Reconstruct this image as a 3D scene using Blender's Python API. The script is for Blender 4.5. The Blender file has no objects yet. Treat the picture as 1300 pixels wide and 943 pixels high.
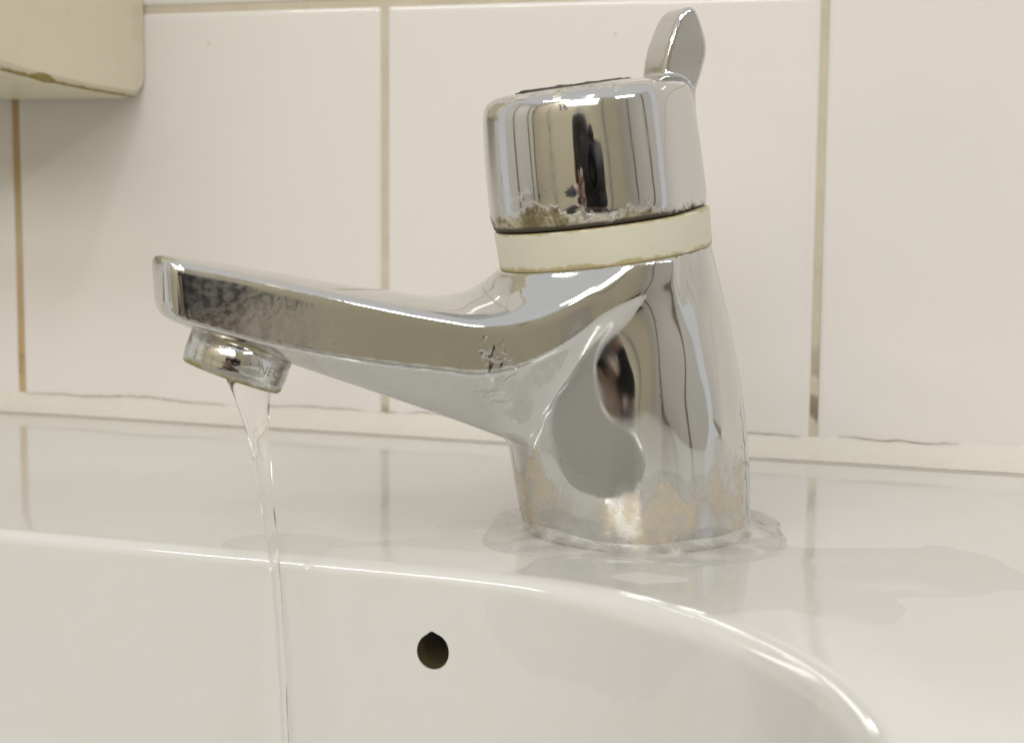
import bpy, bmesh, math, random
import numpy as np
from mathutils import Vector, Matrix, noise as mnoise
random.seed(7)
SC = bpy.context.scene
COL = SC.collection
MM = 0.001

# ------------------------------------------------------------------ camera
def make_camera():
    f, yaw, pit, roll = 1884.4, .2996, .1001, .0085          # pixels for a 1300 px wide picture
    pos = Vector((.1972, -.4851, .0861))
    fwd = Vector((-math.sin(yaw)*math.cos(pit), math.cos(yaw)*math.cos(pit), -math.sin(pit)))
    right = Vector((math.cos(yaw), math.sin(yaw), 0)); up = right.cross(fwd)
    r2 = right*math.cos(roll)+up*math.sin(roll); u2 = -right*math.sin(roll)+up*math.cos(roll)
    cd = bpy.data.cameras.new('camera'); co = bpy.data.objects.new('camera', cd); COL.objects.link(co)
    m = Matrix((r2, u2, -fwd)).transposed().to_4x4(); m.translation = pos
    co.matrix_world = m
    cd.sensor_width = 36; cd.lens = f/1300*36; cd.shift_y = -.035
    cd.clip_start = .01; cd.clip_end = 50
    cd.dof.use_dof = True; cd.dof.focus_distance = .375; cd.dof.aperture_fstop = 20
    SC.camera = co
make_camera()

# ------------------------------------------------------------------ world and lamps
w = bpy.data.worlds.new('World'); SC.world = w; w.use_nodes = True
w.node_tree.nodes['Background'].inputs[0].default_value = (1.0, .99, .97, 1)
w.node_tree.nodes['Background'].inputs[1].default_value = .66
def lamp(name, loc, target, sx, sy, power, color):
    l = bpy.data.lights.new(name, 'AREA'); l.shape = 'RECTANGLE'; l.size = sx; l.size_y = sy
    l.energy = power; l.color = color
    o = bpy.data.objects.new(name, l); COL.objects.link(o); o.location = loc
    d = Vector(target)-Vector(loc); o.rotation_euler = d.to_track_quat('-Z', 'Y').to_euler()
    return o
WARM = (1, .98, .95)
lamp('ceiling_or_fill_lamp', (.25, -.95, 1.02), (.20, -.10, 0), .08, .26, 1.7, WARM)        # in front of the basin
lamp('ceiling_or_fill_lamp', (1.00, -.80, .76), (.0, -.1, 0), .45, .06, 2.8, WARM)          # off to the right
lamp('ceiling_or_fill_lamp', (-.62, -1.35, 1.30), (-.58, -1.30, 0), .80, .06, 9.0, WARM)     # far tube behind the camera
lamp('ceiling_or_fill_lamp', (.20, -1.60, .85), (.0, -.10, .05), 1.0, .45, 9.0, WARM)      # added frontal fill, not a real fitting: brightens wall and bowl evenly
vs = SC.view_settings
vs.view_transform = 'Standard'; vs.look = 'None'; vs.exposure = 0; vs.gamma = 1; vs.use_curve_mapping = False

# ------------------------------------------------------------------ node helpers
class NT:
    def __init__(self, name):
        self.m = bpy.data.materials.new(name); self.m.use_nodes = True
        self.t = self.m.node_tree; self.b = self.t.nodes['Principled BSDF']
    def n(self, typ, **kw):
        nd = self.t.nodes.new(typ)
        for k, v in kw.items():
            if hasattr(nd, k) and k not in nd.inputs: setattr(nd, k, v)
            else: self.put(nd.inputs[k], v)
        return nd
    def put(self, sock, v):
        if isinstance(v, bpy.types.NodeSocket): self.t.links.new(v, sock)
        elif isinstance(v, (tuple, list)) and len(v) == 3 and sock.type == 'RGBA': sock.default_value = (*v, 1)
        else: sock.default_value = v
    def set(self, **kw):
        for k, v in kw.items(): self.put(self.b.inputs[k.replace('_', ' ')], v)
    def obj(self): return self.n('ShaderNodeTexCoord').outputs['Object']
    def noise(self, vec, scale, detail=4, rough=.5, dist=0):
        nd = self.n('ShaderNodeTexNoise'); self.put(nd.inputs['Vector'], vec)
        nd.inputs['Scale'].default_value = scale; nd.inputs['Detail'].default_value = detail
        nd.inputs['Roughness'].default_value = rough; nd.inputs['Distortion'].default_value = dist
        return nd.outputs['Fac']
    def mapping(self, vec, scale=(1, 1, 1), loc=(0, 0, 0)):
        nd = self.n('ShaderNodeMapping'); self.put(nd.inputs['Vector'], vec)
        nd.inputs['Scale'].default_value = scale; nd.inputs['Location'].default_value = loc
        return nd.outputs[0]
    def ramp(self, fac, p0, p1, c0=(0, 0, 0), c1=(1, 1, 1)):
        nd = self.n('ShaderNodeValToRGB'); self.put(nd.inputs[0], fac)
        e = nd.color_ramp.elements; e[0].position = p0; e[1].position = p1
        e[0].color = (*c0, 1); e[1].color = (*c1, 1)
        return nd.outputs[0]
    def rng(self, v, a, b, c=0., d=1., smooth=True):
        nd = self.n('ShaderNodeMapRange'); nd.interpolation_type = 'SMOOTHSTEP' if smooth else 'LINEAR'
        self.put(nd.inputs[0], v)
        for i, x in zip((1, 2, 3, 4), (a, b, c, d)): self.put(nd.inputs[i], x)
        return nd.outputs[0]
    def math(self, op, a, b=0.):
        nd = self.n('ShaderNodeMath'); nd.operation = op; self.put(nd.inputs[0], a); self.put(nd.inputs[1], b)
        return nd.outputs[0]
    def mix(self, fac, a, b):
        nd = self.n('ShaderNodeMix'); nd.data_type = 'RGBA'
        self.put(nd.inputs[0], fac); self.put(nd.inputs[6], a); self.put(nd.inputs[7], b)
        return nd.outputs[2]
    def mixf(self, fac, a, b):
        nd = self.n('ShaderNodeMix'); nd.data_type = 'FLOAT'
        self.put(nd.inputs[0], fac); self.put(nd.inputs[2], a); self.put(nd.inputs[3], b)
        return nd.outputs[0]
    def xyz(self, vec):
        nd = self.n('ShaderNodeSeparateXYZ'); self.put(nd.inputs[0], vec); return nd.outputs
    def bump(self, h, strength, dist, normal=None):
        nd = self.n('ShaderNodeBump'); self.put(nd.inputs['Height'], h)
        nd.inputs['Strength'].default_value = strength; nd.inputs['Distance'].default_value = dist
        if normal is not None: self.put(nd.inputs['Normal'], normal)
        return nd.outputs[0]

# ------------------------------------------------------------------ materials
def mat_tile():
    k = NT('tile_glaze'); o = k.obj()
    oi = k.n('ShaderNodeObjectInfo').outputs['Random']
    c = k.mix(oi, (.69, .665, .648), (.72, .695, .678))
    c = k.mix(k.math('MULTIPLY', k.noise(o, 18, 3), .25), c, (.66, .60, .52))
    c = k.mix(k.ramp(k.noise(o, 210, 2), .76, .80), c, (.52, .45, .36))
    nrm = k.bump(k.noise(o, 16, 2), .25, .0012)
    k.set(Base_Color=c, Roughness=k.rng(k.noise(o, 40, 4), .3, .7, .06, .12), Normal=nrm, IOR=1.5)
    return k.m
def mat_grout():
    k = NT('grout'); o = k.obj()
    x = k.xyz(o)
    c = k.mix(k.noise(o, 60, 5), (.42, .38, .28), (.62, .57, .46))
    brown = k.math('MULTIPLY', k.rng(x[0], -.13, -.16), k.rng(k.noise(o, 25, 3), .3, .6, .5, 1.))
    c = k.mix(brown, c, (.42, .27, .10))
    dark = k.math('MULTIPLY', k.rng(x[2], .05, .0), k.rng(k.noise(o, 130, 3), .42, .62))
    c = k.mix(dark, c, (.14, .11, .06))
    k.set(Base_Color=c, Roughness=.85, Normal=k.bump(k.noise(o, 900, 3), .5, .0006))
    return k.m
def mat_sealant():
    k = NT('silicone'); o = k.obj()
    c = k.mix(k.noise(o, 30, 4), (.665, .64, .575), (.63, .605, .54))
    c = k.mix(k.ramp(k.noise(o, 160, 4), .70, .78), c, (.42, .35, .24))
    k.set(Base_Color=c, Roughness=k.rng(k.noise(o, 50, 3), .3, .7, .22, .42), Normal=k.bump(k.noise(o, 120, 3), .35, .0008))
    return k.m
def mat_mould():
    k = NT('mould'); o = k.obj()
    c = k.mix(k.noise(o, 500, 3), (.10, .085, .05), (.34, .28, .18))
    k.set(Base_Color=c, Roughness=.8)
    return k.m
def mat_porcelain():
    k = NT('porcelain'); o = k.obj()
    c = k.mix(k.noise(o, 14, 3), (.615, .61, .585), (.64, .63, .602))
    c = k.mix(k.ramp(k.noise(o, 420, 2), .77, .81), c, (.52, .49, .42))
    c = k.mix(k.math('MULTIPLY', k.ramp(k.noise(o, 60, 5, .6), .55, .75), .14), c, (.60, .55, .44))
    n1 = k.bump(k.noise(o, 22, 2), .16, .0012)
    k.set(Base_Color=c, Roughness=k.rng(k.noise(o, 35, 4), .3, .7, .05, .10), Normal=n1, IOR=1.5,
          Coat_Weight=.25, Coat_Roughness=.05)
    return k.m
def mat_hole():
    k = NT('overflow_pipe'); o = k.obj()
    k.set(Base_Color=k.mix(k.noise(o, 400, 3), (.035, .026, .01), (.10, .075, .03)), Roughness=.35)
    return k.m
def mat_box():
    k = NT('aged_plastic'); o = k.obj(); x = k.xyz(o)
    c = k.mix(k.noise(o, 20, 4), (.67, .635, .475), (.73, .68, .535))
    c = k.mix(k.math('MULTIPLY', k.ramp(k.noise(o, 70, 5, .65), .55, .8), .35), c, (.48, .40, .22))
    k.set(Base_Color=c, Roughness=k.rng(k.noise(o, 60, 3), .3, .7, .28, .42), Normal=k.bump(k.noise(o, 60, 4), .2, .0008))
    return k.m
def chrome_base(k, o, rough=.045):
    fog = k.noise(o, 90, 5, .6)
    sm = k.noise(k.mapping(o, (40, 40, 700)), 1.0, 3)
    r = k.math('ADD', k.rng(fog, .42, .75, rough, rough+.10), k.rng(sm, .55, .8, 0, .04))
    return r
def mat_body():
    """worn chrome; limescale with a torn edge round the foot, wet dulled belt, scuffs"""
    k = NT('chrome_body'); o = k.obj(); x = k.xyz(o)
    r = chrome_base(k, o)
    n1 = k.noise(k.mapping(o, (150, 150, 45)), 1.0, 5, .55, .3)
    n2 = k.noise(o, 260, 4, .6)
    # patch of beige limescale near the foot, bounded by noise
    zz = k.math('ADD', x[2], k.rng(n1, .2, .8, -.014, .014, False))
    foot = k.math('MULTIPLY', k.rng(zz, .0185, .0150), k.rng(zz, -.004, .0015))
    foot = k.math('MULTIPLY', foot, k.rng(k.noise(k.mapping(o, (60, 60, 30), (3.1, .2, .7)), 1.0, 3, .5), .36, .50))
    edge = k.math('MULTIPLY', k.math('MULTIPLY', foot, k.math('SUBTRACT', 1.0, foot)), 4.0)
    # dull film on spout flank
    film = k.math('MULTIPLY', k.rng(x[0], .070, .098), k.rng(x[0], .117, .110))
    film = k.math('MULTIPLY', film, k.rng(k.noise(o, 620, 3, .6), .35, .65, .25, 1.))
    foul = k.math('MAXIMUM', k.math('MULTIPLY', foot, k.rng(n2, .3, .7, .25, .65)), k.math('MULTIPLY', film, .20))
    # dark specks
    speck = k.ramp(k.noise(o, 700, 2, .5), .73, .76)
    lime = k.mix(n2, (.34, .25, .10), (.62, .50, .30))
    lime = k.mix(k.math('MULTIPLY', edge, .55), lime, (.16, .12, .05))
    col = k.mix(foul, (.66, .665, .66), lime)
    col = k.mix(k.math('MULTIPLY', speck, .55), col, (.2, .18, .15))
    met = k.math('SUBTRACT', 1.0, k.math('MULTIPLY', foul, .85))
    rr = k.mixf(foul, r, .34)
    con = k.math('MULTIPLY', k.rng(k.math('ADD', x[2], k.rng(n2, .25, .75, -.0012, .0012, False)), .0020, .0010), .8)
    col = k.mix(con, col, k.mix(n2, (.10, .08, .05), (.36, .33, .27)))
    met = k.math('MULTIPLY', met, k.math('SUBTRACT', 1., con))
    # wavy dried run of scale down the side away from the spout
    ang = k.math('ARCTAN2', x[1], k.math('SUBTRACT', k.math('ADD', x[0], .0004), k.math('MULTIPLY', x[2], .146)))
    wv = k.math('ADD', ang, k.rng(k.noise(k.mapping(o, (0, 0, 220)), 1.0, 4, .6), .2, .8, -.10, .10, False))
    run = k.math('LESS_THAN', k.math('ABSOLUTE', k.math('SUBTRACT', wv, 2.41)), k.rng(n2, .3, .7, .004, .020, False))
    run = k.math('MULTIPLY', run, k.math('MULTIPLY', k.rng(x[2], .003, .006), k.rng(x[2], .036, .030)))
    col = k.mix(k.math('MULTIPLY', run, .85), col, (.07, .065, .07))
    # scuffed spot where spout meets pillar
    vd = k.n('ShaderNodeVectorMath'); vd.operation = 'DISTANCE'; k.put(vd.inputs[0], k.mapping(o, (1.5, .6, .62))); vd.inputs[1].default_value = (.0455*1.5, .0225*.6, .040*.62)
    scuff = k.rng(k.math('ADD', vd.outputs['Value'], k.rng(k.noise(o, 170, 3, .6), .25, .75, -.0045, .0045, False)), .0062, .0040)
    wave = k.math('MULTIPLY', k.noise(k.mapping(o, (62, 62, 30)), 1., 1), k.rng(x[0], .050, .034, .12, 1.))
    h0 = k.bump(wave, .48, .0045)
    h1 = k.bump(k.math('MULTIPLY', scuff, k.noise(k.mapping(o, (150, 150, 90)), 1., 1, .5, .8)), .22, .0014, h0)
    h2 = k.bump(k.math('MULTIPLY', k.math('MULTIPLY', foul, n2), .5), .35, .0004, h1)
    k.set(Base_Color=col, Metallic=met, Roughness=rr, Normal=h2)
    return k.m
def mat_cap():
    k = NT('chrome_cap'); o = k.obj(); x = k.xyz(o)
    r = chrome_base(k, o, .04)
    n1 = k.noise(o, 130, 5, .65, .6); n2 = k.noise(o, 420, 4, .65)
    # crust at the lower rim, thickest on the spout side
    lim = k.rng(x[0], .030, -.022, .0048, .0008)
    zz = k.math('ADD', x[2], k.rng(n1, .25, .75, -.0035, .0035, False))
    cr = k.math('SUBTRACT', 1.0, k.rng(k.math('SUBTRACT', zz, lim), -.0011, .0009))
    # splash dulling facing the spout
    sp = k.math('MULTIPLY', k.ramp(n1, .50, .62), k.rng(x[0], .014, .024))
    tc = k.math('MULTIPLY', k.rng(k.math('ADD', x[2], k.rng(n1, .25, .75, -.003, .003, False)), .0308, .0325), k.rng(x[0], -.006, .006))
    cr = k.math('MAXIMUM', cr, k.math('MULTIPLY', tc, k.rng(n2, .35, .6, .2, 1.)))
    crust = k.mix(k.rng(n1, .35, .65), (.15, .12, .055), (.50, .46, .34))
    crust = k.mix(k.math('MULTIPLY', k.ramp(k.noise(o, 900, 3), .5, .66), .7), crust, (.07, .055, .03))
    crust = k.mix(k.rng(x[2], .0016, .0006), crust, (.05, .04, .025))
    col = k.mix(cr, (.66, .66, .66), crust)
    met = k.math('SUBTRACT', 1.0, k.math('MULTIPLY', cr, .95))
    rr = k.mixf(cr, k.math('ADD', r, k.math('MULTIPLY', sp, .05)), .65)
    h1 = k.bump(k.noise(k.mapping(o, (55, 55, 18)), 1., 2), .10, .002)
    h2 = k.bump(k.math('MULTIPLY', sp, k.rng(k.noise(o, 55, 2), .4, .6)), .07, .0006, h1)
    h3 = k.bump(k.math('MULTIPLY', cr, k.math('ADD', n2, .1)), .45, .0006, h2)
    k.set(Base_Color=col, Metallic=met, Roughness=rr, Normal=h3)
    return k.m
def mat_chrome(name='chrome', rough=.05, tint=(.66, .66, .655)):
    k = NT(name); o = k.obj()
    k.set(Base_Color=tint, Metallic=1.0, Roughness=chrome_base(k, o, rough), Normal=k.bump(k.noise(o, 70, 2), .1, .0015))
    return k.m
def mat_nozzle():
    k = NT('nozzle_chrome'); o = k.obj(); x = k.xyz(o)
    n1 = k.noise(o, 260, 4, .6)
    grime = k.math('MAXIMUM', k.rng(k.math('ADD', x[2], k.rng(n1, .2, .8, -.001, .001, False)), .0012, .0026, 1, 0) if False else
                   k.rng(k.math('ADD', x[2], k.rng(n1, .2, .8, -.0009, .0009, False)), -.0034, -.0022),
                   k.rng(k.math('ADD', x[2], k.rng(n1, .2, .8, -.001, .001, False)), -.0094, -.0106))
    col = k.mix(grime, (.64, .64, .625), k.mix(n1, (.20, .17, .05), (.42, .37, .2)))
    k.set(Base_Color=col, Metallic=k.math('SUBTRACT', 1., k.math('MULTIPLY', grime, .85)), Roughness=k.mixf(grime, .07, .5),
          Normal=k.bump(n1, .2, .0005))
    return k.m
def mat_ring():
    k = NT('yellowed_plastic'); o = k.obj(); x = k.xyz(o)
    n1 = k.noise(o, 150, 5, .6)
    c = k.mix(k.noise(o, 40, 3), (.58, .56, .45), (.625, .605, .51))
    e = k.math('MAXIMUM', k.rng(k.math('ADD', x[2], k.rng(n1, .2, .8, -.0014, .0014, False)), .0010, .0003),
               k.rng(k.math('ADD', x[2], k.rng(n1, .2, .8, -.0008, .0008, False)), .0085, .0089))
    c = k.mix(k.math('MULTIPLY', e, .75), c, (.36, .28, .10))
    k.set(Base_Color=c, Roughness=.32, Normal=k.bump(n1, .15, .0006), Subsurface_Weight=.15, Subsurface_Radius=(.002, .0018, .001), Subsurface_Scale=1.)
    return k.m
def mat_water():
    k = NT('water'); o = k.obj()
    k.set(Base_Color=(1, 1, 1), Roughness=.12, IOR=1.20, Transmission_Weight=1.0)
    return k.m
def mat_film():
    """thin water: clear sheet with a Fresnel mirror on top"""
    k = NT('water_film')
    t = k.n('ShaderNodeBsdfTransparent'); t.inputs[0].default_value = (1, 1, 1, 1)
    g = k.n('ShaderNodeBsdfGlossy'); g.inputs['Roughness'].default_value = .035
    lw = k.n('ShaderNodeLayerWeight'); lw.inputs[0].default_value = .5
    f = k.math('ADD', .02, k.math('MULTIPLY', .98, k.math('POWER', lw.outputs['Facing'], 5.0)))
    mx = k.n('ShaderNodeMixShader'); k.put(mx.inputs[0], f); k.put(mx.inputs[1], t.outputs[0]); k.put(mx.inputs[2], g.outputs[0])
    k.t.links.new(mx.outputs[0], k.t.nodes['Material Output'].inputs['Surface'])
    return k.m
def mat_milky():
    """standing water clouded with lime"""
    k = NT('clouded_water'); o = k.obj()
    t = k.n('ShaderNodeBsdfTransparent')
    d = k.n('ShaderNodeBsdfDiffuse'); d.inputs[0].default_value = (.66, .65, .62, 1)
    g = k.n('ShaderNodeBsdfGlossy'); g.inputs['Roughness'].default_value = .04
    lw = k.n('ShaderNodeLayerWeight'); lw.inputs[0].default_value = .5
    f = k.math('ADD', .02, k.math('MULTIPLY', .98, k.math('POWER', lw.outputs['Facing'], 5.0)))
    m1 = k.n('ShaderNodeMixShader'); k.put(m1.inputs[0], k.rng(k.noise(o, 130, 4), .3, .7, .18, .55)); k.put(m1.inputs[1], t.outputs[0]); k.put(m1.inputs[2], d.outputs[0])
    m2 = k.n('ShaderNodeMixShader'); k.put(m2.inputs[0], f); k.put(m2.inputs[1], m1.outputs[0]); k.put(m2.inputs[2], g.outputs[0])
    k.t.links.new(m2.outputs[0], k.t.nodes['Material Output'].inputs['Surface'])
    return k.m
def mat_plain(name, c, rough=.5, var=.06, scale=30):
    k = NT(name); o = k.obj()
    a = tuple(max(0, q-var*q*2) for q in c)
    k.set(Base_Color=k.mix(k.noise(o, scale, 4), a, c), Roughness=rough)
    return k.m
M = dict(tile=mat_tile(), grout=mat_grout(), sealant=mat_sealant(), mould=mat_mould(), porcelain=mat_porcelain(),
         hole=mat_hole(), box=mat_box(), body=mat_body(), cap=mat_cap(), chrome=mat_chrome(), nozzle=mat_nozzle(),
         ring=mat_ring(), water=mat_water(), film=mat_film(), milky=mat_milky(), mark=mat_plain('stamp', (.30, .29, .27), .5))

# ------------------------------------------------------------------ object helpers
def mesh_obj(name, verts, faces, mat, parent=None, smooth=True, normals=None, mm=True):
    me = bpy.data.meshes.new(name)
    v = np.asarray(verts, float)*(MM if mm else 1)
    me.from_pydata([tuple(p) for p in v], [], [tuple(int(i) for i in f) for f in faces]); me.update()
    if smooth: me.polygons.foreach_set('use_smooth', [True]*len(me.polygons))
    if normals is not None: me.normals_split_custom_set_from_vertices([tuple(n) for n in normals])
    me.materials.append(mat)
    o = bpy.data.objects.new(name, me); COL.objects.link(o)
    if parent is not None: o.parent = parent
    return o
def bm_obj(name, bm, mat, parent=None, smooth=True):
    me = bpy.data.meshes.new(name); bm.to_mesh(me); bm.free()
    if smooth: me.polygons.foreach_set('use_smooth', [True]*len(me.polygons))
    me.materials.append(mat)
    o = bpy.data.objects.new(name, me); COL.objects.link(o)
    if parent is not None: o.parent = parent
    return o
def tag(o, label, cat, group=None):
    o['label'] = label; o['category'] = cat
    if group: o['group'] = group
    return o
def lathe(profile, n=160):
    """profile: list of (r, z) mm -> verts, faces (open profile, axis along z)"""
    V = []; F = []
    for r, z in profile:
        for i in range(n):
            a = 2*math.pi*i/n; V.append((r*math.cos(a), r*math.sin(a), z))
    m = len(profile)
    for j in range(m-1):
        for i in range(n):
            i2 = (i+1) % n
            F.append((j*n+i, j*n+i2, (j+1)*n+i2, (j+1)*n+i))
    return V, F
def arc(cx, cz, r, a0, a1, n=6):
    return [(cx+r*math.cos(math.radians(a0+(a1-a0)*i/n)), cz+r*math.sin(math.radians(a0+(a1-a0)*i/n))) for i in range(n+1)]

# signed-distance modelling (numpy): smooth blends for the cast metal
def smin(a, b, k):
    h = np.maximum(k-np.abs(a-b), 0)/k
    return np.minimum(a, b)-h*h*h*k/6
def smax(a, b, k): return -smin(-a, -b, k)
def surface_net(f, lo, hi, h):
    ax = [np.arange(lo[i], hi[i]+h, h) for i in range(3)]
    X, Y, Z = np.meshgrid(*ax, indexing='ij')
    F = f(X, Y, Z); n = F.shape
    cs = tuple(q-1 for q in n)
    acc = np.zeros(cs+(3,)); cnt = np.zeros(cs)
    corners = [(i, j, k) for i in (0, 1) for j in (0, 1) for k in (0, 1)]
    sl = lambda c: tuple(slice(c[i], c[i]+cs[i]) for i in range(3))
    for c in corners:
        for d in range(3):
            if c[d]: continue
            e = list(c); e[d] = 1
            a, b = F[sl(c)], F[sl(e)]
            m = (a < 0) != (b < 0)
            t = np.where(m, a/np.where(a == b, 1, a-b), 0)
            cnt += m
            for q in range(3):
                acc[..., q] += m*(c[q]+(t if q == d else 0))
    on = cnt > 0
    idx = -np.ones(cs, int); idx[on] = np.arange(on.sum())
    cell = np.argwhere(on)
    P = (cell+acc[on]/cnt[on][:, None])*h+np.array(lo)
    def grad(P, e=.02):
        g = np.zeros_like(P)
        for q in range(3):
            d = np.zeros(3); d[q] = e
            A = P+d; B = P-d
            g[:, q] = (f(A[:, 0], A[:, 1], A[:, 2])-f(B[:, 0], B[:, 1], B[:, 2]))/(2*e)
        return g
    for _ in range(4):
        g = grad(P); v = f(P[:, 0], P[:, 1], P[:, 2])
        step = g*(v/np.maximum((g*g).sum(1), 1e-6))[:, None]
        ln = np.linalg.norm(step, axis=1); step *= np.minimum(1, .5*h/np.maximum(ln, 1e-9))[:, None]
        P = P-step
    g = grad(P); N = g/np.maximum(np.linalg.norm(g, axis=1), 1e-9)[:, None]
    Q = []
    for d in range(3):
        a1, a2 = (d+1) % 3, (d+2) % 3
        s0 = [slice(None)]*3; s1 = [slice(None)]*3
        s0[d] = slice(0, n[d]-1); s1[d] = slice(1, n[d])
        for q in (a1, a2): s0[q] = slice(1, n[q]-1); s1[q] = slice(1, n[q]-1)
        a, b = F[tuple(s0)], F[tuple(s1)]
        for sign in (0, 1):
            m = ((a < 0) & (b >= 0)) if sign == 0 else ((a >= 0) & (b < 0))
            loc = np.argwhere(m); loc[:, a1] += 1; loc[:, a2] += 1
            if not len(loc): continue
            def cid(o1, o2):
                c = loc.copy(); c[:, a1] += o1; c[:, a2] += o2
                return idx[c[:, 0], c[:, 1], c[:, 2]]
            q = np.stack([cid(-1, -1), cid(0, -1), cid(0, 0), cid(-1, 0)], 1)
            Q.append(q if sign == 0 else q[:, ::-1])
    return P, N, np.concatenate(Q)
def submesh(P, N, Q, mask):
    q = Q[mask]; u, inv = np.unique(q, return_inverse=True)
    return P[u], N[u], inv.reshape(q.shape)

# ------------------------------------------------------------------ wall: grout bed + single tiles
T = 150.; GZ = T-1.1                     # tile pitch; height of first horizontal joint
wall = mesh_obj('wall', [(-900, .9, -12), (900, .9, -12), (900, .9, GZ+2*T+40), (-900, .9, GZ+2*T+40),
                         (-900, 40, -12), (900, 40, -12), (900, 40, GZ+2*T+40), (-900, 40, GZ+2*T+40)],
                [(0, 1, 2, 3), (5, 4, 7, 6), (4, 0, 3, 7), (1, 5, 6, 2), (3, 2, 6, 7), (4, 5, 1, 0)], M['grout'], smooth=False)
wall['kind'] = 'structure'
def tile_mesh(wd, ht, name='tile'):
    """cushion edged glazed tile, face at y=0, back at y=+6"""
    bm = bmesh.new()
    prof = [(0, 3.0), (.15, 1.3), (.5, .55), (1.1, .18), (2.0, .03), (3.2, 0.)]
    loops = []
    for d, y in [(0, 6.)]+prof:
        L = []
        r = max(1.0, .4+d*.8)
        for cx, cz, a0 in ((wd/2-r-d, ht/2-r-d, 0), (-wd/2+r+d, ht/2-r-d, 90), (-wd/2+r+d, -ht/2+r+d, 180), (wd/2-r-d, -ht/2+r+d, 270)):
            for i in range(5):
                a = math.radians(a0+i*22.5)
                L.append(bm.verts.new(((cx+r*math.cos(a))*MM, y*MM, (cz+r*math.sin(a))*MM)))
        loops.append(L)
    for A, B in zip(loops, loops[1:]):
        for i in range(20):
            j = (i+1) % 20; bm.faces.new((A[i], A[j], B[j], B[i]))
    bm.faces.new(loops[-1])
    bmesh.ops.recalc_face_normals(bm, faces=bm.faces)
    me = bpy.data.meshes.new(name); bm.to_mesh(me); bm.free()
    me.polygons.foreach_set('use_smooth', [True]*len(me.polygons)); me.materials.append(M['tile'])
    return me
tm = tile_mesh(T-2.0, T-2.0); tm_low = tile_mesh(T-2.0, T-2.0-4)
for r in range(3):
    for c in range(-6, 6):
        o = bpy.data.objects.new('tile', tm_low if r == 0 else tm); COL.objects.link(o); o.parent = wall
        jx, jz = random.uniform(-.25, .25), random.uniform(-.3, .3)
        o.location = ((c*T+T/2+jx)*MM, random.uniform(-.15, .15)*MM, (GZ-T/2+r*T+jz+(2 if r == 0 else 0))*MM)
        o.rotation_euler = (random.uniform(-.0022, .0022), random.uniform(-.0015, .0015), random.uniform(-.0022, .0022))

# ------------------------------------------------------------------ wash basin
X0, X1, Y0, Y1, RC = -290., 192., -372., -173.5, 98.        # bowl opening
OX0, OX1, OY0, OY1, OR = -390., 330., -408., -3., 28.
NS, NC, NL = 70, 40, 0
def contour(x0, x1, y0, y1, r, ns=NS, nc=NC):
    """rounded rectangle, counter-clockwise; each side ns points, each corner nc points"""
    pts = []; nrm = []
    cs = [(x1-r, y0+r, -90), (x1-r, y1-r, 0), (x0+r, y1-r, 90), (x0+r, y0+r, 180)]
    sides = [((x0+r, y0), (x1-r, y0), (0, -1)), ((x1, y0+r), (x1, y1-r), (1, 0)), ((x1-r, y1), (x0+r, y1), (0, 1)), ((x0, y1-r), (x0, y0+r), (-1, 0))]
    for s in range(4):
        (ax, ay), (bx, by), nn = sides[s]
        for i in range(ns):
            t = i/ns; pts.append((ax+(bx-ax)*t, ay+(by-ay)*t)); nrm.append(nn)
        cx, cy, a0 = cs[s]
        for i in range(nc):
            a = math.radians(a0+90*i/nc); pts.append((cx+r*math.cos(a), cy+r*math.sin(a))); nrm.append((math.cos(a), math.sin(a)))
    return np.array(pts), np.array(nrm)
# bowl profile along arc length: inward offset, height, normal (inward, up); rim rounding R differs round the opening
SLOPE = math.radians(84)
def rim_radius(p):
    """tight roll along the back, softer in the right-hand corner"""
    t = np.clip((p[:, 0]-80)/70., 0, 1); return 3.6+2.6*t*t*(3-2*t)
def bowl_ring(q, p, n, R, off=0.):
    """q<0: on the deck; 0..1 round the rim; >1 down the wall (q-1 in mm, up to 46); >=100: floor curve (q-100 in 0..1)"""
    R = R[:, None]
    if q <= 0: d = R*0+q; z = R*0; nd = R*0; nz_ = R*0+1
    elif q <= 1: a = SLOPE*q; d = R*math.sin(a); z = -R+R*math.cos(a); nd = R*0+math.sin(a); nz_ = R*0+math.cos(a)
    else:
        w = min(q-1, 46.) if q < 100 else 46.
        k = w
        d = R*math.sin(SLOPE)+k*math.cos(SLOPE); z = -R+R*math.cos(SLOPE)-k*math.sin(SLOPE)
        nd = R*0+math.sin(SLOPE); nz_ = R*0+math.cos(SLOPE)
        if q >= 100:
            a = SLOPE*(1-(q-100)); R2 = 50.
            d = d+R2*(math.sin(SLOPE)-math.sin(a)); z = z-R2*(math.cos(a)-math.cos(SLOPE))
    xy = p-n*(d+nd*off); zz = (z+nz_*off)[:, 0]
    return np.column_stack([xy, zz])
BQ = [i/12 for i in range(13)]+[1+i*1.55 for i in range(1, 30)]+[100+i/13 for i in range(0, 13)]
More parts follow.
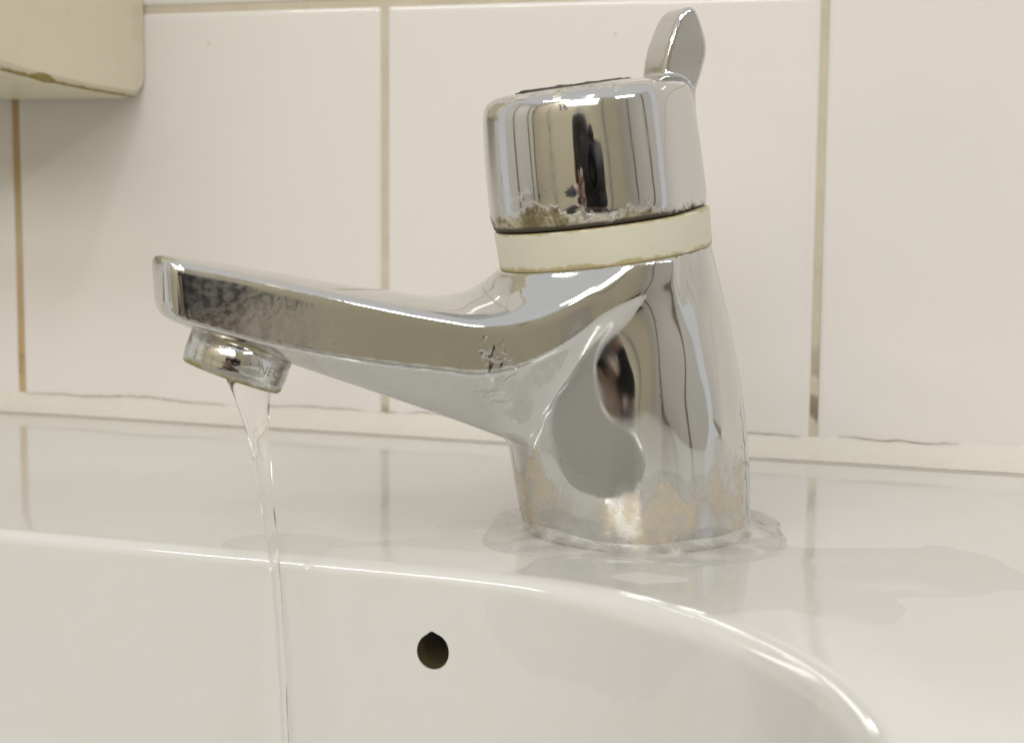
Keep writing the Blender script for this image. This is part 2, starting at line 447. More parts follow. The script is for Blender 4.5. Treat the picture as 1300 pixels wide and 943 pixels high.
def make_basin():
    V = []; F = []
    rings = []
    def ring(p, z):
        base = len(V); V.extend((x, y, z) for x, y in p); rings.append(base)
    oc = lambda ins, r: contour(OX0+ins, OX1-ins, OY0+ins, OY1-ins, r)[0]
    # underside -> outside -> deck -> bowl
    ring(oc(60, 20), -165.); ring(oc(25, 24), -150.); ring(oc(2, 28), -60.); ring(oc(0, 28), -8.)
    for i in range(1, 7):
        a = math.radians(15*i); ring(oc(8-8*math.cos(a), 28-8+8*math.cos(a)), -8+8*math.sin(a))
    po = oc(8, 20); pi_ = contour(X0, X1, Y0, Y1, RC)[0]
    for t in (.25, .5, .75, .9): ring(po*(1-t)+pi_*t, 0.)
    pc, nc_ = contour(X0, X1, Y0, Y1, RC); Rr = rim_radius(pc)
    for q in BQ:
        base = len(V); V.extend(tuple(r) for r in bowl_ring(q, pc, nc_, Rr)); rings.append(base)
    n = len(pi_)
    for a, b in zip(rings, rings[1:]):
        for i in range(n):
            j = (i+1) % n; F.append((a+i, a+j, b+j, b+i))
    F.append(tuple(rings[-1]+i for i in range(n)))
    F.append(tuple(rings[0]+i for i in reversed(range(n))))
    return mesh_obj('wash_basin', V, F, M['porcelain'])
basin = make_basin()
tag(basin, 'white glazed wash basin with small round overflow hole under the tap', 'basin')
# overflow hole: cut through the back of the bowl
HP = Vector((84.5, -178.9, -18.3))
def cutter():
    bm = bmesh.new()
    n = 48; prof = [(-9, 5.6), (-1.2, 4.25), (.2, 3.85), (2.0, 3.65), (26., 3.65)]
    L = []
    for dy, r in prof:
        ring = []
        for i in range(n):
            a = 2*math.pi*i/n
            k = 1+.12*math.exp(-((a-math.radians(97))/.20)**2)
            ring.append(bm.verts.new(((HP.x+r*k*math.cos(a))*MM, (HP.y+dy)*MM, (HP.z+r*k*math.sin(a)*1.06)*MM)))
        L.append(ring)
    for A, B in zip(L, L[1:]):
        for i in range(n): bm.faces.new((A[i], A[(i+1) % n], B[(i+1) % n], B[i]))
    bm.faces.new(L[0]); bm.faces.new(list(reversed(L[-1])))
    bmesh.ops.recalc_face_normals(bm, faces=bm.faces)
    me = bpy.data.meshes.new('cut'); bm.to_mesh(me); bm.free()
    me.materials.append(M['porcelain']); me.materials.append(M['hole'])
    me.polygons.foreach_set('use_smooth', [True]*len(me.polygons))
    for p in me.polygons:
        if p.center.y > (HP.y+.1)*MM: p.material_index = 1
    return bpy.data.objects.new('cut', me)
cut = cutter(); COL.objects.link(cut)
basin.data.materials.append(M['hole'])
md = basin.modifiers.new('overflow', 'BOOLEAN'); md.object = cut; md.operation = 'DIFFERENCE'; md.solver = 'EXACT'
dg = bpy.context.evaluated_depsgraph_get()
nm = bpy.data.meshes.new_from_object(basin.evaluated_get(dg))
basin.modifiers.clear(); basin.data = nm
bpy.data.objects.remove(cut)
bm = bmesh.new(); bm.from_mesh(nm)
hv = HP*MM
for e in bm.edges:
    if len(e.link_faces) == 2 and (e.verts[0].co-hv).length < .012 and e.calc_face_angle(0) > math.radians(18): e.smooth = False
bm.to_mesh(nm); bm.free()

# ------------------------------------------------------------------ sealant bead between tiles and basin
def nz(x, s, o=0.): return mnoise.noise(Vector((x*s, o, .3)))
def make_sealant():
    V = []; F = []; n = 0; K = 9
    xs = np.arange(-380, 326, 2.0)
    for x in xs:
        top = 6.2+1.1*nz(x, .03, 1.)+.7*nz(x, .11, 2.)+.35*nz(x, .4, 9.)
        out = 12.3+.9*nz(x, .025, 3.)+.5*nz(x, .13, 4.)
        for i in range(K):
            t = i/(K-1)
            y = -.35-(out-.35)*t**1.25; z = top*(1-t)**1.35
            if i == 0: y = .6
            z += .18*nz(x*1.3, .2, 7+t*3)*math.sin(math.pi*t)
            V.append((x, y, max(z, -.4) if i < K-1 else -.4))
    for a in range(len(xs)-1):
        for i in range(K-1): F.append((a*K+i, a*K+i+1, (a+1)*K+i+1, (a+1)*K+i))
    return mesh_obj('sealant_bead', V, F, M['sealant'])
sealant = tag(make_sealant(), 'cream silicone sealant bead along the foot of the tiled wall', 'sealant')
# mould lines along the bead: upper edge cracks and lower edge
def mould_line(x0, x1, which, wmax):
    V = []; F = []
    xs = np.linspace(x0, x1, max(4, int((x1-x0)/1.2)))
    for i, x in enumerate(xs):
        t = i/(len(xs)-1)
        wd = .6*wmax*(.35+.65*abs(nz(x, .35, 5.)*1.6))*math.sin(math.pi*min(1, max(0, t)))**.5+.03
        top = 6.2+1.1*nz(x, .03, 1.)+.7*nz(x, .11, 2.)+.35*nz(x, .4, 9.)
        out = 12.3+.9*nz(x, .025, 3.)+.5*nz(x, .13, 4.)
        if which: z = top+.15*nz(x, .5, 3); V += [(x, -.55, z-wd*.5), (x, -.75, z), (x, -.55, z+wd*.5)]
        else: y = -out-.1; V += [(x, y+wd, .12), (x, y, .30), (x, y-wd, .08)]
    for i in range(len(xs)-1):
        for j in range(2): F.append((i*3+j, i*3+j+1, (i+1)*3+j+1, (i+1)*3+j))
    return mesh_obj('mould_line', V, F, M['mould'], sealant)
for a in ((-148, -62, 1, .55), (-52, -40, 1, .4), (-2, 6, 1, .6), (8, 42, 1, .45), (126, 146, 1, .5), (158, 196, 1, .55), (-160, 60, 0, .35), (128, 250, 0, .4), (-44, -8, 1, .3)):
    mould_line(*a)

# ------------------------------------------------------------------ dispenser box high on the wall
def make_box():
    # side profile in (y, z): rounded foot at the wall, underside rising to the front; extruded along -x
    prof = [(-.4, 330.), (-.4, 122.5), (-1.5, 119.6), (-4.2, 117.4), (-8., 116.6)]
    prof += [(-8-i*14.2, 116.6+.2*i+i*i*.10) for i in range(1, 6)]
    prof += [(-88., 121.5), (-94., 126.), (-96., 132.), (-96., 330.)]
    n = len(prof); V = []; F = []
    Cx = np.array([-80., 220.])
    ctr = np.array([-80., 225.])
    xs = [(-95.5, 3.2), (-94.2, 1.2), (-94.0+0., 0.)]
    layers = [(-360., 0.), (-98.5, 0.), (-96.2, .35), (-94.7, 1.3), (-94.0, 2.8)]
    for x, ins in layers:
        for y, z in prof:
            yy, zz = y, z
            dz = -1 if z > 225 else 1; 
            yy = y+(ins if y < -50 else 0); zz = z+(ins*(1 if z < 225 else -1))
            V.append((x, yy, zz))
    for a in range(len(layers)-1):
        for i in range(n):
            j = (i+1) % n; F.append((a*n+i, a*n+j, (a+1)*n+j, (a+1)*n+i))
    F.append(tuple(range(n))); F.append(tuple((len(layers)-1)*n+i for i in reversed(range(n))))
    bm = bmesh.new(); vs_ = [bm.verts.new((x*MM, y*MM, z*MM)) for x, y, z in V]
    for f in F: bm.faces.new([vs_[i] for i in f])
    bmesh.ops.recalc_face_normals(bm, faces=bm.faces)
    return bm_obj('wall_dispenser', bm, M['box'], smooth=False)
box = tag(make_box(), 'yellowed cream plastic dispenser box fixed to the tiles with a grimy lower edge', 'dispenser')
def grime_line():
    V = []; F = []; n = 90
    for i in range(n):
        t = i/(n-1); y = -5-t*80; z = 117.0+(t*5.4)*.2+(t*5.4)**2*.10
        wd = (.25+.55*abs(mnoise.noise(Vector((t*22, 1, 0))))*1.6)*min(1, t*6)+.05
        if .62 < t < .80: wd += 1.3*math.sin((t-.62)/.18*math.pi)
        V += [(-94.2, y, z+wd*1.5), (-93.75, y, z+.4*wd), (-94.6, y, z-.35*wd)]
    for i in range(n-1):
        for j in range(2): F.append((i*3+j, i*3+j+1, (i+1)*3+j+1, (i+1)*3+j))
    k = NT('grime'); o = k.obj()
    k.set(Base_Color=k.mix(k.noise(o, 500, 3), (.16, .11, .03), (.40, .32, .12)), Roughness=.8)
    return mesh_obj('grime_line', V, F, k.m, box)
grime_line()

# ------------------------------------------------------------------ the tap
LEAN = math.radians(8.3); SL, CL = math.sin(LEAN), math.cos(LEAN)
tap = bpy.data.objects.new('basin_tap', None); COL.objects.link(tap)
tap.location = (118*MM, -119.5*MM, 0); tap.rotation_euler = (0, 0, math.radians(217))
tap.empty_display_size = .02
tag(tap, 'worn chrome basin mixer tap with raised lever and cream collar, water running', 'tap')
def itp(x, xp, fp): return np.interp(x, xp, fp)
def spl(x, xp, fp):
    """smooth (monotone hermite) table lookup"""
    xp = np.array(xp, float); fp = np.array(fp, float)
    m = np.gradient(fp, xp)
    i = np.clip(np.searchsorted(xp, x)-1, 0, len(xp)-2)
    h = xp[i+1]-xp[i]; t = (np.clip(x, xp[0], xp[-1])-xp[i])/h
    v = (2*t**3-3*t**2+1)*fp[i]+(t**3-2*t**2+t)*h*m[i]+(-2*t**3+3*t**2)*fp[i+1]+(t**3-t**2)*h*m[i+1]
    return v+np.where(x < xp[0], (x-xp[0])*m[0], 0)+np.where(x > xp[-1], (x-xp[-1])*m[-1], 0)
def body_sdf(u, v, z):
    # leaning conical pillar
    a = u+.4; x = a*CL-z*SL; t = a*SL+z*CL
    R = spl(t, [-10, 0, 12, 26, 46, 60, 72], [28.2, 28.6, 29.6, 30.0, 29.0, 27.4, 26.0])
    pil = np.sqrt(x*x+v*v)-R
    # spout
    av = np.sqrt(v*v+.01)
    w = spl(u, [-20, 0, 20, 50, 85, 119], [28.5, 28.2, 26.4, 22.4, 17.4, 12.8])
    zc = spl(u, [0, 20, 34, 42, 50, 64, 83, 101, 119], [80, 74, 66.5, 61.5, 59.8, 61.1, 64.2, 67.5, 70.4])
    ze = spl(u, [0, 8, 15, 26, 36, 48, 59, 70, 87, 104, 119], [78, 73, 68.6, 61.8, 57.2, 55.6, 57.2, 59.4, 63.3, 67.2, 70.2])
    q = np.clip(av/w, 0, 1.15)
    top = (z-(zc-(zc-ze)*q**2.2))*.96
    side = (av-w-.05*(z-50)*0)*.99
    cr = spl(u, [0, 10, 20, 30, 40, 50, 59, 78, 95, 114, 122], [68, 63.5, 57.2, 50.0, 45.2, 43.4, 44.4, 47.1, 50.6, 56.0, 58.6])
    kz = spl(u, [0, 20, 39, 46, 112, 122], [8, 18.6, 26.0, 28.8, 53.8, 57.8])
    kw = spl(u, [0, 46, 90, 119], [10, 9.0, 10.5, 10.0])
    dx, dz = (w-kw), (cr-kz); L = np.sqrt(dx*dx+dz*dz)
    cham = ((av-kw)*dz-(z-kz)*dx)/L
    bot = (kz-z)*.93
    tip = u-(119.5-.012*v*v+(z-62)*.06)
    s = smax(top, side, 4.2)
    s = smax(s, cham, .9)
    s = smax(s, bot, 3.0)
    s = smax(s, tip, 4.5)
    s = smax(s, -u+4, 2.)
    d = smin(pil, s, 5.5)
    d = smax(d, t-70.0-np.maximum(u-37, 0)*1.2, .8)
    return smax(d, -z, .8)
P, N, Q = surface_net(body_sdf, (-36, -35, -2), (124, 35, 76), .8)
qc = P[Q].mean(1)
is_sp = qc[:, 0] > 40+.35*(qc[:, 2]-45)
p1, n1_, q1 = submesh(P, N, Q, ~is_sp); mesh_obj('body', p1, q1, M['body'], tap, normals=n1_)
p1, n1_, q1 = submesh(P, N, Q, is_sp); mesh_obj('spout', p1, q1, M['body'], tap, normals=n1_)

def head_obj(o, t):
    o.location = ((-.4+t*SL)*MM, 0, t*CL*MM); o.rotation_euler = (0, LEAN, 0); return o
# collar ring
pr = [(20, -.5), (25.6, -.4)]+arc(25.9, .3, .6, -90, 0, 4)+[(26.6, 4.0), (26.75, 8.4)]+arc(26.25, 8.5, .5, 0, 90, 4)+[(20, 9.0)]
V, F = lathe(pr); head_obj(mesh_obj('collar', V, F, M['ring'], tap), 70.2)
# cap with lever
def poly_sdf(px, py, poly):
    d = np.full(px.shape, 1e9); s = np.ones(px.shape); n = len(poly); j = n-1
    for i in range(n):
        (xi, yi), (xj, yj) = poly[i], poly[j]
        ex, ey = xj-xi, yj-yi; wx, wy = px-xi, py-yi
        t = np.clip((wx*ex+wy*ey)/(ex*ex+ey*ey), 0, 1)
        d = np.minimum(d, (wx-ex*t)**2+(wy-ey*t)**2)
        c1 = py >= yi; c2 = py < yj; c3 = ex*wy > ey*wx
        s = np.where((c1 & c2 & c3) | (~c1 & ~c2 & ~c3), -s, s); j = i
    return s*np.sqrt(d)
LEV = [(-19.2, 24), (-20.0, 33), (-21.6, 38), (-23.4, 41.6), (-25.4, 45.0), (-27.0, 46.4), (-28.0, 46.3), (-28.6, 44.0), (-29.2, 40), (-29.1, 36.6), (-27.4, 32.6), (-25.0, 28), (-23.4, 22)]
def dense(poly, n=6):
    out = []; m = len(poly)
    for i in range(m):
        p0, p1, p2, p3 = [np.array(poly[(i+q) % m]) for q in (-1, 0, 1, 2)]
        for k in range(n):
            t = k/n; out.append(tuple(.5*((2*p1)+(-p0+p2)*t+(2*p0-5*p1+4*p2-p3)*t*t+(-p0+3*p1-3*p2+p3)*t**3)))
    return out
LEV = dense(LEV)
def lever_sdf(x, v, t):
    a = poly_sdf(x, t, LEV)-1.5
    w = itp(t, [26, 34, 40, 49], [7.2, 6.4, 6.6, 5.6])
    wv = np.abs(v)-w
    scoop = 9.0-np.sqrt((x+15.2)**2+(t-47)**2+ .0*v*v)
    return smax(a, wv, 1.6)
def cap_sdf(x, v, t):
    r = np.sqrt(x*x+v*v)
    R = spl(t, [0, 2, 8, 18, 28, 34], [26.6, 27.1, 27.2, 26.8, 26.0, 25.4])
    c = r-R
    av = np.abs(v)
    fl = -.70*x+.714*av-24.2                           # flats on both sides of the lever
    c = smax(c, fl, 3.2)
    topz = t-(33.0-.0022*r*r+.6*np.exp(-((r-17)/3.)**2)*0)
    c = smax(c, topz, 6.5)
    rec = np.sqrt((x-3)**2+v*v)-14.5                    # sunk disc in the top
    c = smax(c, -smax(rec, 31.2-t, .6), .8)
    c = smax(c, -t, .5)
    return smin(c, lever_sdf(x, v, t), 1.6)
P, N, Q = surface_net(cap_sdf, (-34, -30, -1.5), (30, 30, 51), .6)
qc = P[Q].mean(1)
is_lv = (lever_sdf(qc[:, 0], qc[:, 1], qc[:, 2]) < .35) & (qc[:, 2] > 27) & (qc[:, 0] < -17)
p1, n1_, q1 = submesh(P, N, Q, ~is_lv); cap = head_obj(mesh_obj('cap', p1, q1, M['cap'], tap, normals=n1_), 79.6)
p1, n1_, q1 = submesh(P, N, Q, is_lv); mesh_obj('lever', p1, q1, M['chrome'], cap, normals=n1_)

V, F = [], []
for j, (r, t) in enumerate([(0.3, 32.7), (8, 32.7), (13.4, 32.7), (14.3, 32.3), (14.4, 30.8)]):
    for i in range(60):
        a = 2*math.pi*i/60; n_ = mnoise.noise(Vector((math.cos(a)*3, math.sin(a)*3, r*.3)))
        V.append((3+(r+.5*n_)*math.cos(a), (r+.5*n_)*math.sin(a), t+(1.0*n_ if j < 4 else 0)))
for j in range(4):
    for i in range(60): F.append((j*60+i, (j+1)*60+i, (j+1)*60+(i+1) % 60, j*60+(i+1) % 60))
mesh_obj('cap_plug', V, F, mat_plain('grimy_plug', (.055, .048, .04), .6, .3, 400), cap)
# nozzle: short cylinder set square to the underside of the spout
NA = math.radians(20.6)
pr = [(9, 1.0), (12.0, 1.0), (12.0, -2.6), (11.7, -2.9), (12.05, -3.2)]+[(12.1, -7.6)]+[(11.95, -8.1), (12.0, -8.5), (11.7, -10.2), (11.2, -10.8), (10.4, -10.9), (9.8, -10.5), (9.6, -8.5), (0.05, -8.3)]
V, F = lathe(pr, 96); F = [tuple(reversed(f)) for f in F]
nz_o = mesh_obj('aerator', V, F, M['nozzle'], tap, smooth=True)
nz_o.location = (98.9*MM, 0, 52.2*MM); nz_o.rotation_euler = (0, -NA, 0)
def wrap_text(name, body, size, radius, ang0, z0, parent, mat, extr=.12, sink=.06):
    cu = bpy.data.curves.new('txt', 'FONT'); cu.body = body; cu.size = size; cu.extrude = extr; cu.resolution_u = 3
    cu.space_character = 1.05
    to = bpy.data.objects.new('txt', cu); COL.objects.link(to)
    me = bpy.data.meshes.new_from_object(to.evaluated_get(bpy.context.evaluated_depsgraph_get()))
    bpy.data.objects.remove(to)
    for v in me.vertices:
        x, y, z = v.co
        a = ang0+x/radius; r = radius-sink+z
        v.co = (r*math.cos(a)*MM, r*math.sin(a)*MM, (z0+y)*MM)
    me.materials.clear(); me.materials.append(mat)
    o = bpy.data.objects.new(name, me); COL.objects.link(o); o.parent = parent
    return o
wrap_text('stamped_lettering', 'NEO', 3.0, 12.08, math.radians(104), -7.3, nz_o, M['mark'])
wrap_text('stamped_lettering', '16', 2.2, 26.35, math.radians(52), 27.2, cap, M['mark'])

# ------------------------------------------------------------------ water
def make_stream():
    # centre line in tap space (u, v, z) with half sizes (across the picture, along it)
    cl = [(97.5, 1, 43.5, 8.0, 6.0), (98.0, 1.5, 40.0, 6.2, 5.0), (98.0, 2, 36.5, 4.8, 3.6), (97.5, 3.5, 31.0, 3.3, 2.6), (96.9, 5.5, 24., 2.4, 2.0),
          (96.1, 8.5, 14., 1.75, 1.6), (95.5, 11, 4., 1.4, 1.3), (95.1, 13.5, -6, 1.2, 1.15),
          (94.7, 16, -20, 1.05, 1.05), (94.4, 18.5, -40, 1.0, 1.0), (94.2, 20.5, -62, 1., 1.), (94, 22, -92, 1., 1.)]
    A = np.array(cl); n = 110; m = 28
    t = np.linspace(0, 1, n); tt = np.linspace(0, 1, len(A))
    C = np.stack([spl(t, tt, A[:, i]) for i in range(5)], 1)
    V = []; F = []
    for i in range(n):
        for j in range(m):
            a = 2*math.pi*j/m
            wob = 1+.16*mnoise.noise(Vector((math.cos(a+C[i, 2]*.05)*1.3, math.sin(a+C[i, 2]*.05)*1.3, C[i, 2]*.11)))
            V.append((C[i, 0]+.85*C[i, 3]*wob*math.cos(a), C[i, 1]+.85*C[i, 4]*wob*math.sin(a), C[i, 2]))
    for i in range(n-1):
        for j in range(m):
            k = (j+1) % m; F.append((i*m+j, (i+1)*m+j, (i+1)*m+k, i*m+k))
    F.append(tuple(range(m))); F.append(tuple((n-1)*m+j for j in reversed(range(m))))
    o = mesh_obj('water_stream', V, F, M['water'])
    o.location = tap.location; o.rotation_euler = tap.rotation_euler
    return tag(o, 'clear thin stream of water falling from the tap nozzle', 'water')
make_stream()
def make_puddle():
    # wet meniscus round the foot of the tap
    V = []; F = []; n = 200; m = 14
    for i in range(n):
        a = 2*math.pi*i/n
        out = 37.5+5*mnoise.noise(Vector((math.cos(a)*1.5, math.sin(a)*1.5, 2.)))+1.2*mnoise.noise(Vector((math.cos(a)*3, math.sin(a)*3, 5.)))
        out += 5*max(0, math.cos(a-.15))**8 + 3*max(0, math.cos(a-1.9))**6
        for j in range(m):
            t = j/(m-1); r = 27.2+(out-27.2)*t
            h = 3.6*(1-t)**2.6 + .6*math.sqrt(max(0, 1-t**3))
            h *= 1+.4*mnoise.noise(Vector((r*math.cos(a)*.09, r*math.sin(a)*.09, 8.)))
            if j == m-1: h = -.05
            V.append((r*math.cos(a), r*math.sin(a), h))
    for i in range(n):
        k = (i+1) % n
        for j in range(m-1): F.append((i*m+j, i*m+j+1, k*m+j+1, k*m+j))
    b = len(V)
    for i in range(n):
        a = 2*math.pi*i/n; V.append((27.2*math.cos(a), 27.2*math.sin(a), -.05))
    for i in range(n):
        k = (i+1) % n; F.append((i*m, k*m, b+k, b+i))
    o = mesh_obj('water_puddle', V, F, M['milky'])
    o.location = tap.location; o.rotation_euler = tap.rotation_euler
    return tag(o, 'cloudy ring of water pooled round the foot of the tap', 'water')
make_puddle()
def make_film():
    # uneven sheet of water over the right-hand corner of the basin, following deck, rim and bowl
    NSf, NCf = 240, 130
    lo, hi = NSf+NCf+int(NSf*.10), NSf*2+NCf*2+int(NSf*.34)
    p, nr = contour(X0, X1, Y0, Y1, RC, NSf, NCf)
    p = p[lo:hi]; nr = nr[lo:hi]; R = rim_radius(p)
    qs = [-float(d) for d in range(96, 0, -1)]+[i/16 for i in range(0, 17)]+[1.+i for i in range(1, 44)]
    V = []; F = []; m = len(p)
    for q in qs:
        A = bowl_ring(q, p, nr, R); B = bowl_ring(q, p, nr, R, 1.0)
        for i in range(m):
            x, y, z = A[i]; c = Vector((x*.020, y*.026, z*.026))
            a = .9*mnoise.noise(c+Vector((1.7, .4, 0)))+.35*mnoise.noise(c*2.1+Vector((5, 1, 2)))
            r = math.hypot((x-140)*.8, y+150)
            a += .75-r/95.
            t = min(1, max(0, a/.95)); t = t*t*(3-2*t)
            h = -.10+t*(.42+.40*mnoise.noise(c*2.4+Vector((9, 2, 4)))+.12*mnoise.noise(c*6))
            if y > -24: h = -.2
            V.append(tuple(A[i]+(B[i]-A[i])*h))
    for j in range(len(qs)-1):
        for i in range(m-1): F.append((j*m+i, j*m+i+1, (j+1)*m+i+1, (j+1)*m+i))
    o = mesh_obj('water_film', V, F, M['film'])
    return tag(o, 'thin clear sheet of spilled water over the curved basin corner beside the tap', 'water')
make_film()

# ------------------------------------------------------------------ what stands behind the photographer's side (seen in the chrome)
def box_bm(bm, x0, x1, y0, y1, z0, z1):
    r = bmesh.ops.create_cube(bm, size=1)
    for v in r['verts']: v.co = Vector(((x0+x1)/2+v.co.x*(x1-x0), (y0+y1)/2+v.co.y*(y1-y0), (z0+z1)/2+v.co.z*(z1-z0)))
FZ = -.86
fm_ = mat_plain('door_trim', (.30, .24, .17), .4); dm_ = mat_plain('door_paint', (.84, .82, .77), .4)
bm = bmesh.new(); box_bm(bm, -2.6, 2.6, -1.8, .3, FZ-.05, FZ)
fl = bm_obj('floor', bm, mat_plain('floor_vinyl', (.30, .27, .22), .35), smooth=False); fl['kind'] = 'structure'
bm = bmesh.new(); box_bm(bm, -2.6, 2.6, -1.90, -1.8, FZ, 1.5)
rw = bm_obj('rear_wall', bm, mat_plain('rear_paint', (.82, .77, .64), .5), smooth=False); rw['kind'] = 'structure'
bm = bmesh.new(); box_bm(bm, -2.6, 2.6, -1.74, -1.70, FZ, -.36)
bm_obj('wainscot', bm, mat_plain('dark_wainscot', (.10, .085, .07), .4), rw, smooth=False)
sw = mat_plain('side_paint', (.86, .84, .79), .45)
for x0, x1 in ((-1.80, -1.70), (1.95, 2.05)):
    bm = bmesh.new(); box_bm(bm, x0, x1, -1.70, -.25, FZ, 1.5)
    q = bm_obj('side_wall', bm, sw, smooth=False); q['kind'] = 'structure'
    xi = x1 if x0 < 0 else x0; sg = 1 if x0 < 0 else -1
    for ya, yb in ((-1.45, -1.40), (-.72, -.67)):
        bm = bmesh.new(); box_bm(bm, xi, xi+sg*.03, ya, yb, FZ, 1.18); bm_obj('door_post', bm, fm_, q, smooth=False)
    bm = bmesh.new(); box_bm(bm, xi, xi+sg*.012, -1.398, -.722, FZ, 1.14); bm_obj('door', bm, dm_, q, smooth=False)
pm = mat_plain('panel_laminate', (.82, .735, .53), .35)
fm = mat_plain('panel_trim', (.75, .72, .62), .35)
for x0, x1 in ((-2.5, -1.75), (-1.65, -.80), (-.72, .10), (.22, .9), (1.0, 1.6)):
    bm = bmesh.new(); box_bm(bm, x0, x1, -1.79, -1.75, FZ+.15, 1.15)
    p = bm_obj('panel', bm, pm, rw, smooth=False)
    for a in (x0, x1-.03):
        bm = bmesh.new(); box_bm(bm, a, a+.03, -1.747, -1.73, FZ, 1.2); bm_obj('panel_trim', bm, fm, rw, smooth=False)
def make_person():
    # kneeling, upright, both hands raised to a camera; joints (x, y, z, radius)
    J = dict(pelvis=(.19, -.98, -.56, .17), waist=(.185, -.95, -.42, .165), chest=(.145, -.88, -.20, .18), neck0=(.17, -.82, -.05, .09), neck=(.155, -.775, -.005, .062),
             headb=(.145, -.735, .015, .075), head=(.14, -.72, .06, .092), headt=(.14, -.735, .105, .066),
             sl=(-.05, -.83, -.06, .088), el=(-.12, -.68, -.15, .072), wl=(.115, -.635, -.015, .046), hl=(.145, -.590, .035, .032),
             sr=(.31, -.84, -.08, .085), er=(.36, -.71, -.19, .066), wr=(.285, -.64, -.025, .044), hr=(.262, -.590, .035, .032),
             kl=(.08, -.66, -.78, .075), al=(.08, -1.03, -.80, .045), fl=(.08, -1.15, -.81, .04), kr=(.32, -.66, -.78, .075), ar=(.32, -1.03, -.80, .045), fr=(.32, -1.15, -.81, .04),
             hpl=(.10, -.95, -.60, .12), hpr=(.28, -.95, -.60, .12))
    E = [('pelvis', 'waist'), ('waist', 'chest'), ('chest', 'neck0'), ('neck0', 'neck'), ('neck', 'headb'), ('headb', 'head'), ('head', 'headt'),
         ('chest', 'sl'), ('sl', 'el'), ('el', 'wl'), ('wl', 'hl'), ('chest', 'sr'), ('sr', 'er'), ('er', 'wr'), ('wr', 'hr'),
         ('pelvis', 'hpl'), ('hpl', 'kl'), ('kl', 'al'), ('al', 'fl'), ('pelvis', 'hpr'), ('hpr', 'kr'), ('kr', 'ar'), ('ar', 'fr')]
    names = list(J); V = [list(J[n][:3]) for n in names]; R = [J[n][3] for n in names]
    Ed = [(names.index(a), names.index(b)) for a, b in E]
    # fingers: four round the grip and a thumb, each hand
    for hn, sx in (('hl', 1), ('hr', -1)):
        h = names.index(hn); hx, hy, hz, _ = J[hn]
        for q in range(4):
            a = len(V); V.append([hx+sx*.012, hy+.024, hz+.03-.018*q]); R.append(.0095)
            V.append([hx+sx*.030, hy+.030-.003*abs(q-1), hz+.031-.018*q]); R.append(.0088)
            V.append([hx+sx*.043, hy+.022, hz+.030-.018*q]); R.append(.0075)
            Ed += [(h, a), (a, a+1), (a+1, a+2)]
        a = len(V); V.append([hx+sx*.012, hy-.012, hz+.035]); R.append(.011); V.append([hx+sx*.034, hy-.020, hz+.046]); R.append(.009); Ed += [(h, a), (a, a+1)]
    me = bpy.data.meshes.new('person'); me.from_pydata(V, Ed, []); me.update()
    o = bpy.data.objects.new('person', me); COL.objects.link(o)
    m = o.modifiers.new('skin', 'SKIN'); m.use_smooth_shade = True
    for i, r in enumerate(R): me.skin_vertices[0].data[i].radius = (r, r)
    me.skin_vertices[0].data[0].use_root = True
    s2 = o.modifiers.new('sub', 'SUBSURF'); s2.levels = 2; s2.render_levels = 2
    ev = bpy.data.meshes.new_from_object(o.evaluated_get(bpy.context.evaluated_depsgraph_get()))
    o.modifiers.clear(); o.data = ev; ev.materials.clear()
    ev.materials.append(mat_plain('dark_knit', (.045, .042, .042), .85)); ev.materials.append(mat_plain('skin', (.36, .24, .18), .5)); ev.materials.append(mat_plain('trousers', (.06, .065, .08), .8))
    for p in ev.polygons:
        c = p.center; p.use_smooth = True
        p.material_index = 1 if (c.z > -.02 and c.y < -.615 and abs(c.x-.145) < .13) or c.y > -.606 and c.z > -.03 else (2 if c.z < -.42 else 0)
    # face features and hair as children
    bm = bmesh.new(); bmesh.ops.create_uvsphere(bm, u_segments=24, v_segments=16, radius=1)
    for v in bm.verts:
        d = v.co.copy(); k = 1.0 if (d.y < .15 or d.z > .55) else .80
        v.co = Vector((.14+d.x*.097*k, -.733+d.y*.108*k, .078+d.z*.102*k))
    bm_obj('hair', bm, mat_plain('dark_hair', (.03, .02, .014), .6), o)
    bm = bmesh.new(); bmesh.ops.create_cone(bm, segments=10, radius1=.017, radius2=.007, depth=.045, cap_ends=True)
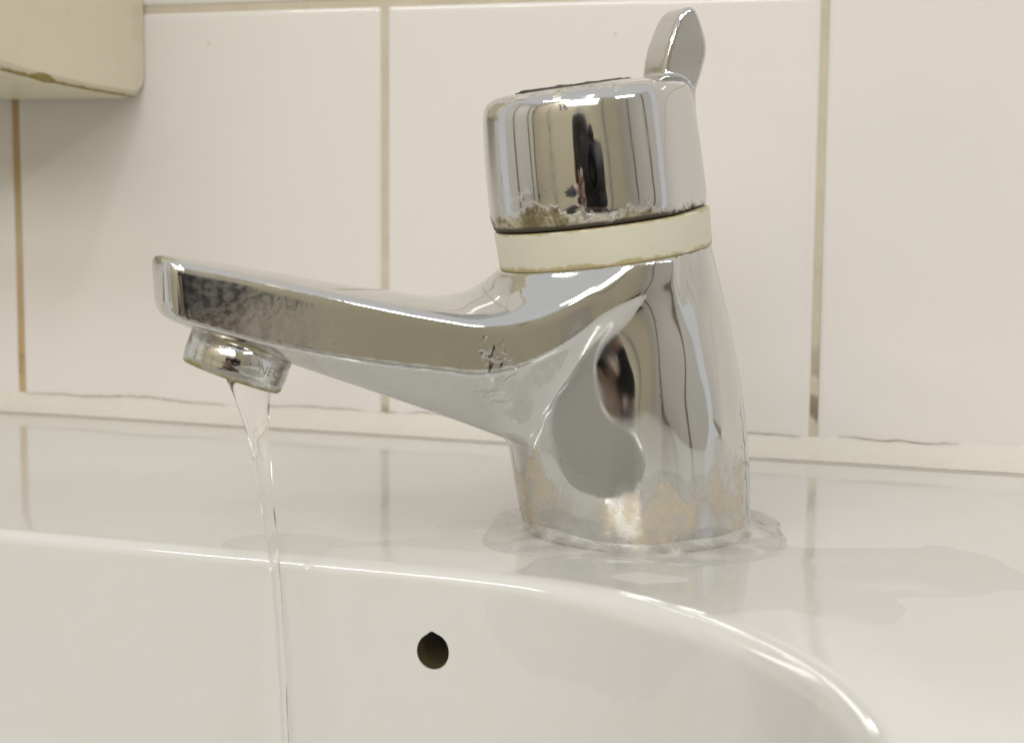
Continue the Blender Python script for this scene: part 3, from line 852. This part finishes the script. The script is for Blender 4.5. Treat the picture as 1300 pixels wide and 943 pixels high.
    for v in bm.verts: v.co = Vector((.14+v.co.x, -.635+v.co.y*.9+(.008 if v.co.z < 0 else -.008), .045+v.co.z))
    bm_obj('nose', bm, ev.materials[1], o)
    for sx in (-1, 1):
        bm = bmesh.new(); bmesh.ops.create_uvsphere(bm, u_segments=12, v_segments=8, radius=.012)
        for v in bm.verts: v.co += Vector((.14+sx*.033, -.645, .06))
        bm_obj('eye', bm, fm, o)
        bm = bmesh.new(); bmesh.ops.create_uvsphere(bm, u_segments=12, v_segments=8, radius=1)
        for v in bm.verts: v.co = Vector((.14+sx*.092+v.co.x*.011, -.725+v.co.y*.02, .055+v.co.z*.033))
        bm_obj('ear', bm, ev.materials[1], o)
    bm = bmesh.new(); bmesh.ops.create_uvsphere(bm, u_segments=12, v_segments=8, radius=1)
    for v in bm.verts: v.co = Vector((.14+v.co.x*.026, -.648+v.co.y*.012, .005+v.co.z*.009))
    bm_obj('mouth', bm, mat_plain('lips', (.40, .18, .15), .5), o)
    return tag(o, 'person in dark jumper kneeling before the basin holding a camera, mirrored in the chrome cap', 'person')
make_person()
def make_photo_camera():
    e = bpy.data.objects.new('photo_camera', None); COL.objects.link(e); e.location = (.200, -.545, .030)
    bk = mat_plain('camera_black', (.02, .02, .02), .45)
    bm = bmesh.new(); box_bm(bm, -.078, .078, -.02, .02, -.005, .09); bmesh.ops.bevel(bm, geom=list(bm.edges), offset=.006, segments=3, affect='EDGES'); bm_obj('camera_body', bm, bk, e)
    bm = bmesh.new(); box_bm(bm, -.02, .02, -.018, .018, .085, .105); bmesh.ops.bevel(bm, geom=list(bm.edges), offset=.005, segments=2, affect='EDGES'); bm_obj('viewfinder', bm, bk, e)
    V, F = lathe([(24, 20), (31, 20), (32, 40), (33, 53), (31, 54), (29, 52), (27, 30)], 48)
    l = mesh_obj('lens_barrel', V, F, bk, e); l.rotation_euler = (math.radians(-90), 0, math.radians(17)); l.location = (0, -.002, .048)
    return tag(e, 'black camera held up by the kneeling person, mirrored in the chrome', 'camera')
make_photo_camera()
